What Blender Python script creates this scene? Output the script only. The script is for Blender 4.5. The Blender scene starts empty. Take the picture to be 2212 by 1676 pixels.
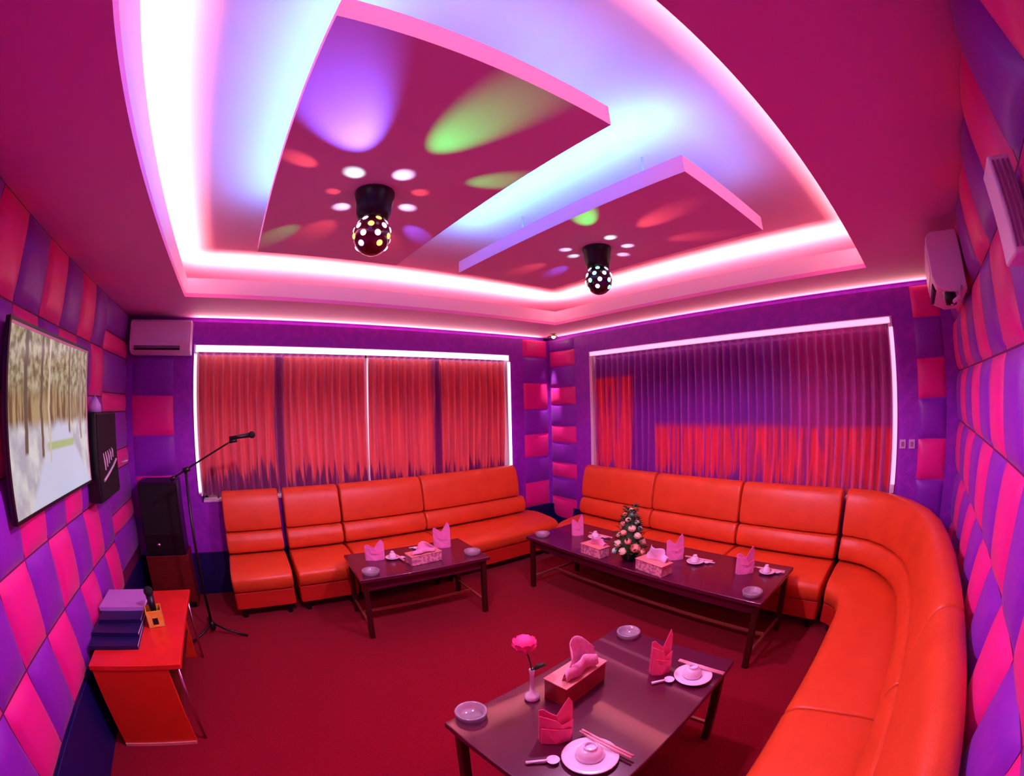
import bpy, bmesh, math, random
from mathutils import Vector, Matrix
random.seed(7)
S = bpy.context.scene
COL = S.collection
PI = math.pi

# ------------------------------------------------------------------ camera
YAW, PITCH, ROLL = 0.93467, 0.02876, -0.02367
CAM = Vector((-3.7407, -4.2484, 1.786))
def cam_axes():
    f = Vector((math.cos(PITCH)*math.cos(YAW), math.cos(PITCH)*math.sin(YAW), math.sin(PITCH)))
    r = Vector((math.sin(YAW), -math.cos(YAW), 0)); u = r.cross(f)
    c, s = math.cos(ROLL), math.sin(ROLL)
    return r*c+u*s, u*c-r*s, f
r_, u_, f_ = cam_axes()
cd = bpy.data.cameras.new('camera'); cam = bpy.data.objects.new('camera', cd); COL.objects.link(cam)
cam.matrix_world = Matrix(((r_.x, u_.x, -f_.x, CAM.x), (r_.y, u_.y, -f_.y, CAM.y), (r_.z, u_.z, -f_.z, CAM.z), (0, 0, 0, 1)))
cd.type = 'PANO'; cd.sensor_fit = 'HORIZONTAL'; cd.sensor_width = 36; cd.sensor_height = 36*1676/2212
cd.clip_start = 0.02
for tgt in (cd, getattr(cd, 'cycles', None)):
    try:
        tgt.panorama_type = 'FISHEYE_LENS_POLYNOMIAL'
        tgt.fisheye_fov = PI
        tgt.fisheye_polynomial_k0 = 0.0
        tgt.fisheye_polynomial_k1 = -1.1805/18
        tgt.fisheye_polynomial_k2 = 0.0
        tgt.fisheye_polynomial_k3 = -0.00703/18**3
        tgt.fisheye_polynomial_k4 = 0.0
    except Exception:
        pass
S.camera = cam
W = bpy.data.worlds.new('world'); S.world = W; W.use_nodes = True
W.node_tree.nodes['Background'].inputs[0].default_value = (0.02, 0.01, 0.02, 1)
W.node_tree.nodes['Background'].inputs[1].default_value = 0.3
S.view_settings.view_transform = 'Standard'; S.view_settings.look = 'None'
S.view_settings.gamma = 1; S.view_settings.use_curve_mapping = False
S.view_settings.exposure = 0.30
S.cycles.use_denoising = True
S.cycles.diffuse_bounces = 4
S.cycles.max_bounces = 8
S.cycles.use_adaptive_sampling = True
S.cycles.adaptive_threshold = 0.08

# ------------------------------------------------------------------ room dimensions (metres)
LA, LB, H = 4.864, 4.631, 2.6           # wall lengths, soffit height
HC = 2.92                               # upper ceiling inside the tray
TX0, TX1, TY0, TY1 = -4.20, -0.55, -3.97, -0.77   # tray opening
WT, WB = 2.33, 0.90                     # window head and sill
WAX0, WAX1 = -4.15, -0.66               # window opening in the back wall
WBY0, WBY1 = -4.06, -0.76               # window opening in the right wall
ISL = [(-3.67, -2.84, -3.56, -1.90), (-2.425, -1.64, -3.56, -1.93)]
PL = 0.42                               # plinth height

def area(name, loc, direction, sx, sy, power, color, spread=None):
    L = bpy.data.lights.new(name, 'AREA'); L.shape = 'RECTANGLE'; L.size = sx; L.size_y = sy
    L.energy = power; L.color = color
    if spread: L.spread = spread
    o = bpy.data.objects.new(name, L); COL.objects.link(o); o.location = loc
    d = Vector(direction).normalized()
    o.rotation_euler = d.to_track_quat('-Z', 'Y').to_euler()
    return o
def strip(name, p0, p1, direction, w, wpm, color):
    """LED tape light from p0 to p1 facing direction, wpm watts per metre"""
    p0, p1 = Vector(p0), Vector(p1); d = Vector(direction).normalized()
    x = (p1-p0).normalized(); z = -d; y = z.cross(x).normalized(); x = y.cross(z)
    L = bpy.data.lights.new(name, 'AREA'); L.shape = 'RECTANGLE'; L.size = (p1-p0).length; L.size_y = w
    L.energy = wpm*(p1-p0).length; L.color = color
    o = bpy.data.objects.new(name, L); COL.objects.link(o)
    c = (p0+p1)/2
    o.matrix_world = Matrix(((x.x, y.x, z.x, c.x), (x.y, y.y, z.y, c.y), (x.z, y.z, z.z, c.z), (0, 0, 0, 1)))
    return o
PINK = (1.0, 0.30, 0.32)
CYAN = (0.08, 0.31, 1.0)
WARM = (1.0, 0.62, 0.36)
# perimeter cove: tape lies on the soffit behind the lip, facing up and into the tray
CZ = 2.70; CO = 0.07
strip('cove_led_left', (TX0-CO, TY0, CZ), (TX0-CO, TY1, CZ), (0.35, 0, 1), .03, 7.5, PINK)
strip('cove_led_back', (TX0, TY1+CO, CZ), (TX1, TY1+CO, CZ), (0, -0.35, 1), .03, 8.5, PINK)
strip('cove_led_right', (TX1+CO, TY0, CZ), (TX1+CO, TY1, CZ), (-0.35, 0, 1), .03, 7, PINK)
strip('cove_led_front', (TX0, TY0-CO, CZ), (TX1, TY0-CO, CZ), (0, 0.35, 1), .03, 7.5, PINK)
for i, (a, b, c, d) in enumerate(ISL):
    z = 2.70; q = 0.035
    strip('panel_led', (a+q, c+q, z), (a+q, d-q, z), (-.25, 0, 1), .03, (5.0, 7.5)[i], CYAN)
    strip('panel_led', (b-q, c+q, z), (b-q, d-q, z), (.25, 0, 1), .03, (1.3, .4)[i], CYAN)
    strip('panel_led', (a+q, c+q, z), (b-q, c+q, z), (0, -.3, 1), .03, 1.0, CYAN)
    strip('panel_led', (a+q, d-q, z), (b-q, d-q, z), (0, .7, 1), .03, .5, CYAN)
# added fill: wide spots just below the disco lamps, brightening the whole room
for x, c in ((-3.27, (1.0, .48, .88)), (-2.035, (1.0, .46, 1.0))):
    L = bpy.data.lights.new('room_fill_spot', 'SPOT'); L.energy = 58; L.color = c
    L.spot_size = 2.95; L.spot_blend = .25; L.shadow_soft_size = .05
    o = bpy.data.objects.new('room_fill_spot', L); COL.objects.link(o); o.location = (x, -2.745, H-.31); o.rotation_euler = (0, 0, 0)
# warm tape in the slot above both window walls
strip('slot_led_back', (-4.2, 0.045, 2.555), (-0.1, 0.045, 2.555), (0, -.8, .6), .02, 2.2, WARM)
strip('slot_led_right', (0.045, -4.5, 2.555), (0.045, -0.1, 2.555), (-.8, 0, .6), .02, 1.5, WARM)

# ------------------------------------------------------------------ materials
def mat(name, color, rough=0.5, metal=0.0, coat=0.0, spec=0.5, emit=None, estr=0.0, alpha=1.0, trans=0.0, sheen=0.0, sss=0):
    m = bpy.data.materials.new(name); m.use_nodes = True
    b = m.node_tree.nodes['Principled BSDF']
    b.inputs['Base Color'].default_value = (*color, 1)
    b.inputs['Roughness'].default_value = rough
    b.inputs['Metallic'].default_value = metal
    b.inputs['Coat Weight'].default_value = coat
    b.inputs['Specular IOR Level'].default_value = spec
    b.inputs['Transmission Weight'].default_value = trans
    b.inputs['Sheen Weight'].default_value = sheen
    if emit: b.inputs['Emission Color'].default_value = (*emit, 1); b.inputs['Emission Strength'].default_value = estr
    return m
def noisy(m, c2, scale=8, detail=3, lo=.4, hi=.6, bump=0.0, bscale=200, stretch=(1, 1, 1), coord='Object'):
    nt = m.node_tree; N, L = nt.nodes, nt.links; b = N['Principled BSDF']
    tc = N.new('ShaderNodeTexCoord'); mp = N.new('ShaderNodeMapping'); mp.inputs['Scale'].default_value = stretch
    L.new(tc.outputs[coord], mp.inputs[0])
    n = N.new('ShaderNodeTexNoise'); n.inputs['Scale'].default_value = scale; n.inputs['Detail'].default_value = detail
    L.new(mp.outputs[0], n.inputs[0])
    r = N.new('ShaderNodeValToRGB'); r.color_ramp.elements[0].position = lo; r.color_ramp.elements[1].position = hi
    r.color_ramp.elements[0].color = b.inputs['Base Color'].default_value[:]; r.color_ramp.elements[1].color = (*c2, 1)
    L.new(n.outputs[0], r.inputs[0]); L.new(r.outputs[0], b.inputs['Base Color'])
    if bump:
        n2 = N.new('ShaderNodeTexNoise'); n2.inputs['Scale'].default_value = bscale; n2.inputs['Detail'].default_value = 2
        L.new(mp.outputs[0], n2.inputs[0])
        bp = N.new('ShaderNodeBump'); bp.inputs['Strength'].default_value = bump; bp.inputs['Distance'].default_value = .01
        L.new(n2.outputs[0], bp.inputs['Height']); L.new(bp.outputs[0], b.inputs['Normal'])
    return m
M = {}
M['paint'] = mat('warm_white_ceiling_paint', (.90, .76, .74), .7)
M['pinkpaint'] = mat('pale_magenta_paint', (.88, .32, .82), .7)
M['lippaint'] = mat('pale_lilac_paint', (.92, .84, 1.0), .6)
M['panelpaint'] = mat('dusty_pink_panel_paint', (.88, .56, .95), .6)
M['carpet'] = noisy(mat('crimson_carpet', (.21, .0, .012), .95, sheen=.1, spec=.1), (.28, .001, .02), 90, 3, .3, .7, .3, 300)
M['paper'] = noisy(mat('purple_wallpaper', (.30, .012, .60), .55), (.38, .016, .66), 14, 4, .45, .62, .25, 60)
M['navy'] = mat('navy_plinth', (.004, .002, .10), .5)
M['purple'] = noisy(mat('purple_fabric_pad', (.24, .012, .55), .42, sheen=.15), (.28, .012, .56), 40, 2)
M['pink'] = noisy(mat('pink_fabric_pad', (.86, .008, .27), .42, sheen=.15), (.84, .01, .35), 40, 2)
M['gap'] = mat('dark_purple_seam', (.16, .004, .10), .7)
M['leather'] = noisy(mat('orange_leatherette', (.80, .098, .024), .36, spec=.45), (.74, .082, .020), 6, 3, .35, .7, .12, 160)
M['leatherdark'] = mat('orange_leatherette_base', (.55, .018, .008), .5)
M['black'] = mat('black_plastic', (.006, .006, .010), .35)
M['blackmatte'] = mat('black_cloth_grille', (.004, .004, .006), .8)
M['lacquer'] = mat('dark_plum_lacquer', (.085, .003, .030), .28, coat=.6)
M['tleg'] = mat('dark_brown_metal', (.045, .004, .004), .4)
M['rail'] = mat('brushed_brass_rail', (.55, .30, .22), .35, .8)
M['trim'] = mat('white_window_frame', (.90, .82, .88), .35)
M['glasspane'] = mat('window_pane', (.05, .03, .05), .1)
M['acwhite'] = mat('cream_white_plastic', (.88, .74, .96), .4)
M['acgrey'] = mat('grey_louver_plastic', (.30, .20, .36), .5)
M['steel'] = mat('steel', (.7, .6, .65), .25, 1)
M['porcelain'] = mat('white_porcelain', (.88, .72, .88), .18, coat=.5)
M['napkin'] = mat('pink_cloth_napkin', (.92, .07, .26), .7, sheen=.2)
M['napkinpale'] = mat('light_pink_cloth_napkin', (.90, .22, .55), .7, sheen=.2)
M['tissue'] = noisy(mat('pink_tissue_paper', (.93, .40, .62), .85), (.85, .28, .52), 120, 2)
M['woodred'] = noisy(mat('orange_red_laminate', (.82, .030, .018), .30, coat=.25), (.76, .026, .016), 5, 2)
M['woodredside'] = mat('orange_red_side_panel', (.70, .030, .008), .45)
M['edge'] = mat('pale_pink_edge_strip', (.80, .30, .28), .4)
M['brownwood'] = noisy(mat('dark_red_brown_wood', (.16, .008, .006), .5), (.12, .006, .004), 9, 3, .4, .6, 0, 1, (1, 1, 6))
M['green'] = noisy(mat('dark_green_leaf', (.012, .05, .012), .5), (.03, .09, .02), 20)
M['cream'] = mat('cream_petals', (.92, .74, .52), .7)
M['greypetal'] = mat('grey_white_petals', (.50, .86, .66), .7)
M['peach'] = mat('peach_petals', (.90, .42, .30), .7)
M['rose'] = mat('pink_petals', (.92, .05, .30), .7)
M['stem'] = mat('green_stem', (.02, .07, .02), .6)
M['clear'] = mat('frosted_pressed_glass', (.92, .74, .92), .15, trans=.7, spec=.6, coat=.5)
M['chop'] = mat('pale_pink_chopstick', (.90, .42, .50), .45)
M['bindernavy'] = mat('navy_binder_cover', (.012, .010, .09), .4)
M['binderlilac'] = mat('lilac_binder_cover', (.55, .28, .80), .4)
M['page'] = mat('paper_pages', (.75, .6, .8), .8)
M['yellow'] = noisy(mat('yellow_plastic', (.85, .42, .02), .4), (.80, .60, .12), 30)
M['tissuebox'] = noisy(mat('patterned_tissue_box', (.80, .36, .40), .5), (.50, .14, .30), 45, 2, .48, .52)
M['tissuedark'] = noisy(mat('dark_red_tissue_box', (.34, .006, .012), .35, coat=.3), (.26, .005, .012), 20)
M['logo'] = mat('white_print', (.72, .62, .78), .5)
M['switch'] = mat('switch_plate', (.72, .5, .85), .35)
M['mirrorball'] = mat('dark_ball_shell', (.02, .004, .012), .15, coat=.8)

def curtain_mat(name, kind):
    m = mat(name, (.8, .03, .06), .30, sheen=.6, spec=.6); nt = m.node_tree; N, L = nt.nodes, nt.links; b = N['Principled BSDF']
    tc = N.new('ShaderNodeTexCoord'); sp = N.new('ShaderNodeSeparateXYZ'); L.new(tc.outputs['Object'], sp.inputs[0])
    n = N.new('ShaderNodeTexNoise'); n.inputs['Scale'].default_value = 5.5; n.inputs['Detail'].default_value = 2
    mp = N.new('ShaderNodeMapping'); mp.inputs['Scale'].default_value = (1, 1, .12); L.new(tc.outputs['Object'], mp.inputs[0]); L.new(mp.outputs[0], n.inputs[0])
    def math_(op, a, bb=None, c=None):
        q = N.new('ShaderNodeMath'); q.operation = op
        for i, v in enumerate((a, bb, c)):
            if v is None: continue
            if hasattr(v, 'links'): L.new(v, q.inputs[i])
            else: q.inputs[i].default_value = v
        return q.outputs[0]
    z = sp.outputs[2]; nz = math_('SUBTRACT', n.outputs[0], .5)
    # fine noise that follows the single folds, so the dyed border is ragged fold by fold
    n3 = N.new('ShaderNodeTexNoise'); n3.inputs['Scale'].default_value = 26; n3.inputs['Detail'].default_value = 1
    mp3 = N.new('ShaderNodeMapping'); mp3.inputs['Scale'].default_value = (1, 1, .05); L.new(tc.outputs['Object'], mp3.inputs[0]); L.new(mp3.outputs[0], n3.inputs[0])
    fz = math_('SUBTRACT', n3.outputs[0], .5)
    def soft(v, edge, w):
        q = N.new('ShaderNodeMapRange'); q.interpolation_type = 'SMOOTHSTEP'
        if hasattr(v, 'links'): L.new(v, q.inputs[0])
        for k_, vv in ((1, edge-w), (2, edge+w)): q.inputs[k_].default_value = vv
        return q.outputs[0]
    zz = math_('MULTIPLY_ADD', fz, .55, math_('MULTIPLY_ADD', nz, .35, z))
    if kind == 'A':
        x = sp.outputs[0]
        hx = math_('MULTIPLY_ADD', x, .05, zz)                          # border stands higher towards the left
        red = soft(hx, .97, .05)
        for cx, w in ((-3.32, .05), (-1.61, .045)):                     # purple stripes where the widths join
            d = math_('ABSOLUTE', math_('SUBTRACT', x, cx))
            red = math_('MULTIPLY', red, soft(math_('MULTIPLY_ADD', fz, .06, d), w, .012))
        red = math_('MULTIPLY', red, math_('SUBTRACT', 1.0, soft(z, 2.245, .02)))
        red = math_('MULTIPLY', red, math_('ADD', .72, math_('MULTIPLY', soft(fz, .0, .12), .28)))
    else:
        y = sp.outputs[1]
        yy = math_('MULTIPLY_ADD', fz, .25, y)
        lo = soft(zz, 1.03, .05)
        a = math_('MULTIPLY', math_('SUBTRACT', 1.0, soft(math_('MULTIPLY_ADD', fz, .1, z), 1.50, .05)), math_('SUBTRACT', 1.0, soft(yy, -1.62, .04)))
        c = math_('MULTIPLY', soft(yy, -1.34, .05), math_('SUBTRACT', 1.0, soft(z, 2.02, .03)))
        red = math_('MULTIPLY', math_('MAXIMUM', a, c), lo)
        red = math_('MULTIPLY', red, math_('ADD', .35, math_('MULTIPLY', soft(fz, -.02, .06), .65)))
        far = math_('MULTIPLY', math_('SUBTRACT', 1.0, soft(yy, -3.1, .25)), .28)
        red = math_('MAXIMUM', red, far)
    mx = N.new('ShaderNodeMix'); mx.data_type = 'RGBA'; L.new(red, mx.inputs[0])
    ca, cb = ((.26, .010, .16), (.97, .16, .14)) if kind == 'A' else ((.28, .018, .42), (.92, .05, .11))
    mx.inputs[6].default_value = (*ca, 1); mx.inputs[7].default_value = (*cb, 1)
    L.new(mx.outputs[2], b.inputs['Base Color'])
    return m
M['curtA'] = curtain_mat('red_satin_curtain', 'A')
M['curtB'] = curtain_mat('purple_satin_curtain', 'B')

def screen_mat():
    m = bpy.data.materials.new('tv_picture'); m.use_nodes = True; nt = m.node_tree; N, L = nt.nodes, nt.links
    b = N['Principled BSDF']; b.inputs['Base Color'].default_value = (.02, .02, .02, 1); b.inputs['Roughness'].default_value = .2
    tc = N.new('ShaderNodeTexCoord'); sp = N.new('ShaderNodeSeparateXYZ'); L.new(tc.outputs['UV'], sp.inputs[0])
    U, V = sp.outputs[0], sp.outputs[1]
    def ma(op, a, c=None, d=None):
        q = N.new('ShaderNodeMath'); q.operation = op
        for i, v in enumerate((a, c, d)):
            if v is None: continue
            if hasattr(v, 'links'): L.new(v, q.inputs[i])
            else: q.inputs[i].default_value = v
        return q.outputs[0]
    def st(v, e0, e1):
        q = N.new('ShaderNodeMapRange'); q.interpolation_type = 'SMOOTHSTEP'; L.new(v, q.inputs[0]); q.inputs[1].default_value = e0; q.inputs[2].default_value = e1
        return q.outputs[0]
    def mix(f, a, c, mode='MIX'):
        q = N.new('ShaderNodeMix'); q.data_type = 'RGBA'; q.blend_type = mode
        if hasattr(f, 'links'): L.new(f, q.inputs[0])
        else: q.inputs[0].default_value = f
        for i, v in ((6, a), (7, c)):
            if hasattr(v, 'links'): L.new(v, q.inputs[i])
            else: q.inputs[i].default_value = (*v, 1)
        return q.outputs[2]
    def noise(sx, sy, det=4):
        mp = N.new('ShaderNodeMapping'); mp.inputs['Scale'].default_value = (sx, sy, 1); L.new(tc.outputs['UV'], mp.inputs[0])
        n = N.new('ShaderNodeTexNoise'); n.inputs['Scale'].default_value = 1; n.inputs['Detail'].default_value = det; L.new(mp.outputs[0], n.inputs[0]); return n.outputs[0]
    twigs = mix(st(noise(26, 14, 6), .35, .65), (.13, .10, .04), (.42, .36, .24))          # branches and foliage
    wood = mix(st(noise(34, 3, 3), .38, .62), (.12, .07, .025), (.36, .26, .13))           # rows of trunks
    sky = mix(st(ma('MULTIPLY_ADD', noise(5, 5), .2, V), .72, .82), wood, twigs)
    snow = mix(st(noise(9, 5, 3), .35, .65), (.36, .33, .40), (.58, .56, .56))
    # the pale avenue running to the vanishing point in the middle
    wdt = ma('MULTIPLY_ADD', ma('SUBTRACT', .50, V), .75, .05)
    off = ma('ABSOLUTE', ma('SUBTRACT', U, .58))
    road = mix(st(ma('SUBTRACT', wdt, off), -.03, .03), snow, (.50, .50, .66))
    grass = ma('MULTIPLY', ma('SUBTRACT', 1.0, st(ma('ABSOLUTE', ma('SUBTRACT', V, .33)), .015, .035)), ma('SUBTRACT', 1.0, st(off, .16, .2)))
    road = mix(grass, road, (.34, .42, .18))
    c = mix(st(ma('MULTIPLY_ADD', noise(14, 2), .10, V), .48, .56), road, sky)
    for u0, w_, v0, col in ((.17, .018, .30, (.10, .075, .05)), (.34, .014, .26, (.11, .08, .05)), (.43, .010, .22, (.50, .44, .34)), (.70, .012, .38, (.13, .09, .05)), (.88, .014, .32, (.30, .18, .14))):
        t_ = ma('MULTIPLY', ma('SUBTRACT', 1.0, st(ma('ABSOLUTE', ma('SUBTRACT', ma('MULTIPLY_ADD', noise(1, 5, 2), .05, U), u0+.025)), w_*.6, w_*1.3)), st(V, v0, v0+.03))
        c = mix(t_, c, col)
    L.new(c, b.inputs['Emission Color']); b.inputs['Emission Strength'].default_value = .85
    return m
M['screen'] = screen_mat()
def glow(name, c, s): return mat(name, (0, 0, 0), .5, emit=c, estr=s)

# ------------------------------------------------------------------ mesh helpers
def link(name, bm, m, parent=None, smooth=False, bevel=0, seg=2, subsurf=0):
    bmesh.ops.recalc_face_normals(bm, faces=bm.faces[:])
    me = bpy.data.meshes.new(name); bm.to_mesh(me); bm.free()
    for mm in (m if isinstance(m, (list, tuple)) else [m]): me.materials.append(mm)
    o = bpy.data.objects.new(name, me); COL.objects.link(o)
    if parent: o.parent = parent
    if smooth:
        for p in me.polygons: p.use_smooth = True
    if bevel:
        b = o.modifiers.new('bevel', 'BEVEL'); b.width = bevel; b.segments = seg; b.limit_method = 'ANGLE'; b.angle_limit = .6
        for p in me.polygons: p.use_smooth = True
        try: b.harden_normals = True
        except Exception: pass
    if subsurf:
        s = o.modifiers.new('sub', 'SUBSURF'); s.levels = subsurf; s.render_levels = subsurf
    return o
def box(bm, x0, x1, y0, y1, z0, z1, mi=0):
    v = [bm.verts.new(p) for p in ((x0, y0, z0), (x1, y0, z0), (x1, y1, z0), (x0, y1, z0), (x0, y0, z1), (x1, y0, z1), (x1, y1, z1), (x0, y1, z1))]
    for q in ((0, 3, 2, 1), (4, 5, 6, 7), (0, 1, 5, 4), (1, 2, 6, 5), (2, 3, 7, 6), (3, 0, 4, 7)):
        f = bm.faces.new([v[i] for i in q]); f.material_index = mi
    return bm
def B(*a): return box(bmesh.new(), *a)
def lathe(prof, n=24, bm=None, c=(0, 0, 0), mi=0):
    bm = bm or bmesh.new(); rings = []
    for r, z in prof:
        if r < 1e-5: rings.append([bm.verts.new((c[0], c[1], c[2]+z))])
        else: rings.append([bm.verts.new((c[0]+r*math.cos(2*PI*i/n), c[1]+r*math.sin(2*PI*i/n), c[2]+z)) for i in range(n)])
    for a, b in zip(rings, rings[1:]):
        if len(a) == 1 and len(b) == 1: continue
        for i in range(n):
            j = (i+1) % n
            if len(a) == 1: f = bm.faces.new((a[0], b[i], b[j]))
            elif len(b) == 1: f = bm.faces.new((a[i], a[j], b[0]))
            else: f = bm.faces.new((a[i], a[j], b[j], b[i]))
            f.material_index = mi
    return bm
def tube(bm, pts, r, n=10, mi=0):
    pts = [Vector(p) for p in pts]; rings = []
    rr = r if isinstance(r, (list, tuple)) else [r]*len(pts)
    for i, p in enumerate(pts):
        t = (pts[min(i+1, len(pts)-1)]-pts[max(i-1, 0)]).normalized()
        a = t.cross(Vector((0, 0, 1)));
        if a.length < .05: a = t.cross(Vector((1, 0, 0)))
        a.normalize(); b = t.cross(a)
        rings.append([bm.verts.new(p+(a*math.cos(2*PI*k/n)+b*math.sin(2*PI*k/n))*rr[i]) for k in range(n)])
    for a, b in zip(rings, rings[1:]):
        for k in range(n):
            j = (k+1) % n; f = bm.faces.new((a[k], a[j], b[j], b[k])); f.material_index = mi
    for q in (rings[0], rings[-1]): f = bm.faces.new(q); f.material_index = mi
    return bm
def thing(name, label, cat, loc=(0, 0, 0), rotz=0, group=None):
    o = bpy.data.objects.new(name, None); COL.objects.link(o); o.location = loc; o.rotation_euler = (0, 0, rotz)
    o.empty_display_size = .1
    o['label'] = label; o['category'] = cat
    if group: o['group'] = group
    return o
def tag(o, label, cat, group=None):
    o['label'] = label; o['category'] = cat
    if group: o['group'] = group
    return o
def struct(name, bm, m, parent=None, **k):
    o = link(name, bm, m, parent, **k)
    if not parent: o['kind'] = 'structure'
    return o
def dup(root, loc, rotz, label, group=None):
    r = root.copy(); COL.objects.link(r); r.location = loc; r.rotation_euler = (0, 0, rotz); r['label'] = label
    if group: r['group'] = group
    for ch in list(root.children):
        c = ch.copy(); COL.objects.link(c); c.parent = r
        for g in ch.children:
            d = g.copy(); COL.objects.link(d); d.parent = c
    return r

# ------------------------------------------------------------------ room shell
struct('floor', B(-LA-.2, .3, -LB-.2, .3, -.1, 0), M['carpet'])
TH = .2
# ceiling: the upper ceiling with the soffit ring and the lip round the opening
ceil = struct('ceiling', B(-LA-.2, .3, -LB-.2, .3, HC, HC+.1), M['paint'])
bm = bmesh.new()
for a in ((-LA-.2, TX0, -LB-.2, .3), (TX1, .0, -LB-.2, 0), (TX0, TX1, -LB-.2, TY0), (TX0, TX1, TY1, .0)):
    box(bm, a[0], a[1], a[2], a[3], H, H+.03)
box(bm, TX1, .3, 0, .3, H, H+.03); box(bm, TX0, TX1, 0, .3, H, H+.03); box(bm, 0, .3, -LB-.2, 0, H, H+.03)
struct('soffit', bm, M['pinkpaint'], ceil)
bm = bmesh.new(); t = .02; LZ = H+.15
box(bm, TX0-t, TX0, TY0-t, TY1+t, H+.03, LZ); box(bm, TX1, TX1+t, TY0-t, TY1+t, H+.03, LZ)
box(bm, TX0, TX1, TY0-t, TY0, H+.03, LZ); box(bm, TX0, TX1, TY1, TY1+t, H+.03, LZ)
struct('cove_lip', bm, M['lippaint'], ceil)
# hanging panels inside the tray
for i, (a, b, c, d) in enumerate(ISL):
    p = struct('trim_%d' % (i+1), B(a, b, c, d, H, H+.075), M['panelpaint'])
    bm = bmesh.new()
    for x in (a+.25, b-.25):
        for y in (c+.35, d-.35): tube(bm, [(x, y, H+.07), (x, y, HC+.01)], .006, 6)
    link('hanger_rod', bm, M['steel'], p)

# walls with window openings; the top stops short of the soffit to leave the light slot
ZT = 2.55
def wall_window(name, along, a0, a1, w0, w1):
    """along: 'x' for the back wall (plane y=0), 'y' for the right wall (plane x=0)"""
    bm = bmesh.new()
    def bx(s0, s1, z0, z1, d0=0, d1=TH):
        if along == 'x': box(bm, s0, s1, d0, d1, z0, z1)
        else: box(bm, d0, d1, s0, s1, z0, z1)
    bx(a0, w0, 0, ZT); bx(w1, a1, 0, ZT); bx(w0, w1, 0, WB); bx(w0, w1, WT, ZT)
    bx(a0, a1, ZT, H, .09, TH)
    return struct(name, bm, M['paper'])
wall_back = wall_window('wall_back', 'x', -LA-.2, .0, WAX0, WAX1)
wall_right = wall_window('wall_right', 'y', -LB-.2, TH, WBY0, WBY1)
wall_left = struct('wall_left', B(-LA-.2, -LA, -LB-.2, .0, 0, HC), M['gap'])
wall_front = struct('wall_front', B(-LA, 0, -LB-.2, -LB, 0, HC), M['gap'])
struct('wall_upper', B(-LA-.2, .2, TH, TH+.1, H, HC), M['paint']); 
o = struct('wall_upper_right', B(TH, TH+.1, -LB-.2, TH, H, HC), M['paint'])
# plinths
struct('baseboard_left', B(-LA, -LA+.025, -LB, 0, 0, PL), M['navy'], bevel=.004)
struct('baseboard_front', B(-LA+.025, 0, -LB, -LB+.012, 0, PL), M['navy'], bevel=.004)
struct('baseboard_back', B(-LA+.025, 0, -.02, 0, 0, PL), M['navy'], bevel=.004)
struct('baseboard_right', B(-.02, 0, -LB+.012, -.02, 0, PL), M['navy'], bevel=.004)

# padded wall panels
def pad(parent, plane, u0, u1, z0, z1, depth, m, n=10, g=.004):
    """cushion on a wall plane: 'L' x=-LA facing +x, 'F' y=-LB facing +y, 'A' y=0 facing -y, 'R' x=0 facing -x"""
    bm = bmesh.new(); vs = {}
    u0 += g; u1 -= g; z0 += g; z1 -= g
    for i in range(n+1):
        for j in range(n+1):
            a, b = 2*i/n-1, 2*j/n-1
            a = math.copysign(abs(a)**.8, a); b = math.copysign(abs(b)**.8, b)
            d = depth*(max(0, (1-a*a)*(1-b*b)))**.42+.001
            u = (u0+u1)/2+a*(u1-u0)/2; z = (z0+z1)/2+b*(z1-z0)/2
            P = {'L': (-LA+d, u, z), 'F': (u, -LB+d, z), 'A': (u, -d, z), 'R': (-d, u, z)}[plane]
            vs[i, j] = bm.verts.new(P)
    for i in range(n):
        for j in range(n): bm.faces.new((vs[i, j], vs[i+1, j], vs[i+1, j+1], vs[i, j+1]))
    if plane in ('A', 'F'): cen = 1
    o = link('padded_panel', bm, m, parent, smooth=True)
    # make sure normals face the room
    nrm = {'L': Vector((1, 0, 0)), 'F': Vector((0, 1, 0)), 'A': Vector((0, -1, 0)), 'R': Vector((-1, 0, 0))}[plane]
    if o.data.polygons[len(o.data.polygons)//2].normal.dot(nrm) < 0: o.data.flip_normals()
    return o
rowsL = [2.6, 2.205, 1.855, 1.505, 1.15, .79, PL]
edges = [-.81-.31*i for i in range(13)]
for r in range(6):
    for c in range(12):
        if edges[c+1] < -LB: continue
        # column between -2.05 and -2.36 is c=4; odd rows (r=0,2,4) purple there
        m = M['purple'] if (r+c) % 2 == 0 else M['pink']
        pad(wall_left, 'L', edges[c+1], edges[c], rowsL[r+1], rowsL[r], .045, m)
z = 2.6; k = 0
for h_ in (.25, .15, .31, .15, .31, .15, .31, .15, .30):
    pad(wall_left, 'L', -.80, -.01, max(z-h_, PL), z, .04, M['purple'] if k % 2 == 0 else M['pink']); z -= h_; k += 1
edF = [-.02-.33*i for i in range(15)]
rowsF = [2.6, 2.25, 1.89, 1.53, 1.17, .80, PL]
for r in range(6):
    for c in range(14):
        if edF[c+1] < -LA: continue
        pad(wall_front, 'F', edF[c+1], edF[c], rowsF[r+1], rowsF[r], .045, M['purple'] if (r+c) % 2 == 0 else M['pink'])
for zs in ((2.58, 2.33, 1), (2.33, 2.0, 0), (2.0, 1.667, 1), (1.667, 1.354, 0), (1.354, 1.063, 1), (1.063, .74, 0), (.74, PL, 1)):
    pad(wall_back, 'A', -.43, -.03, zs[1], min(zs[0], ZT), .03, M['pink'] if zs[2] else M['purple'])
z = 2.55; k = 0
for h_ in (.15, .20, .26, .22, .27, .21, .26, .19, .26, .30):
    pad(wall_right, 'R', -.49, -.03, z-h_, z, .03, M['purple'] if k % 2 == 0 else M['pink']); z -= h_; k += 1
z = 2.55; k = 0
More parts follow.
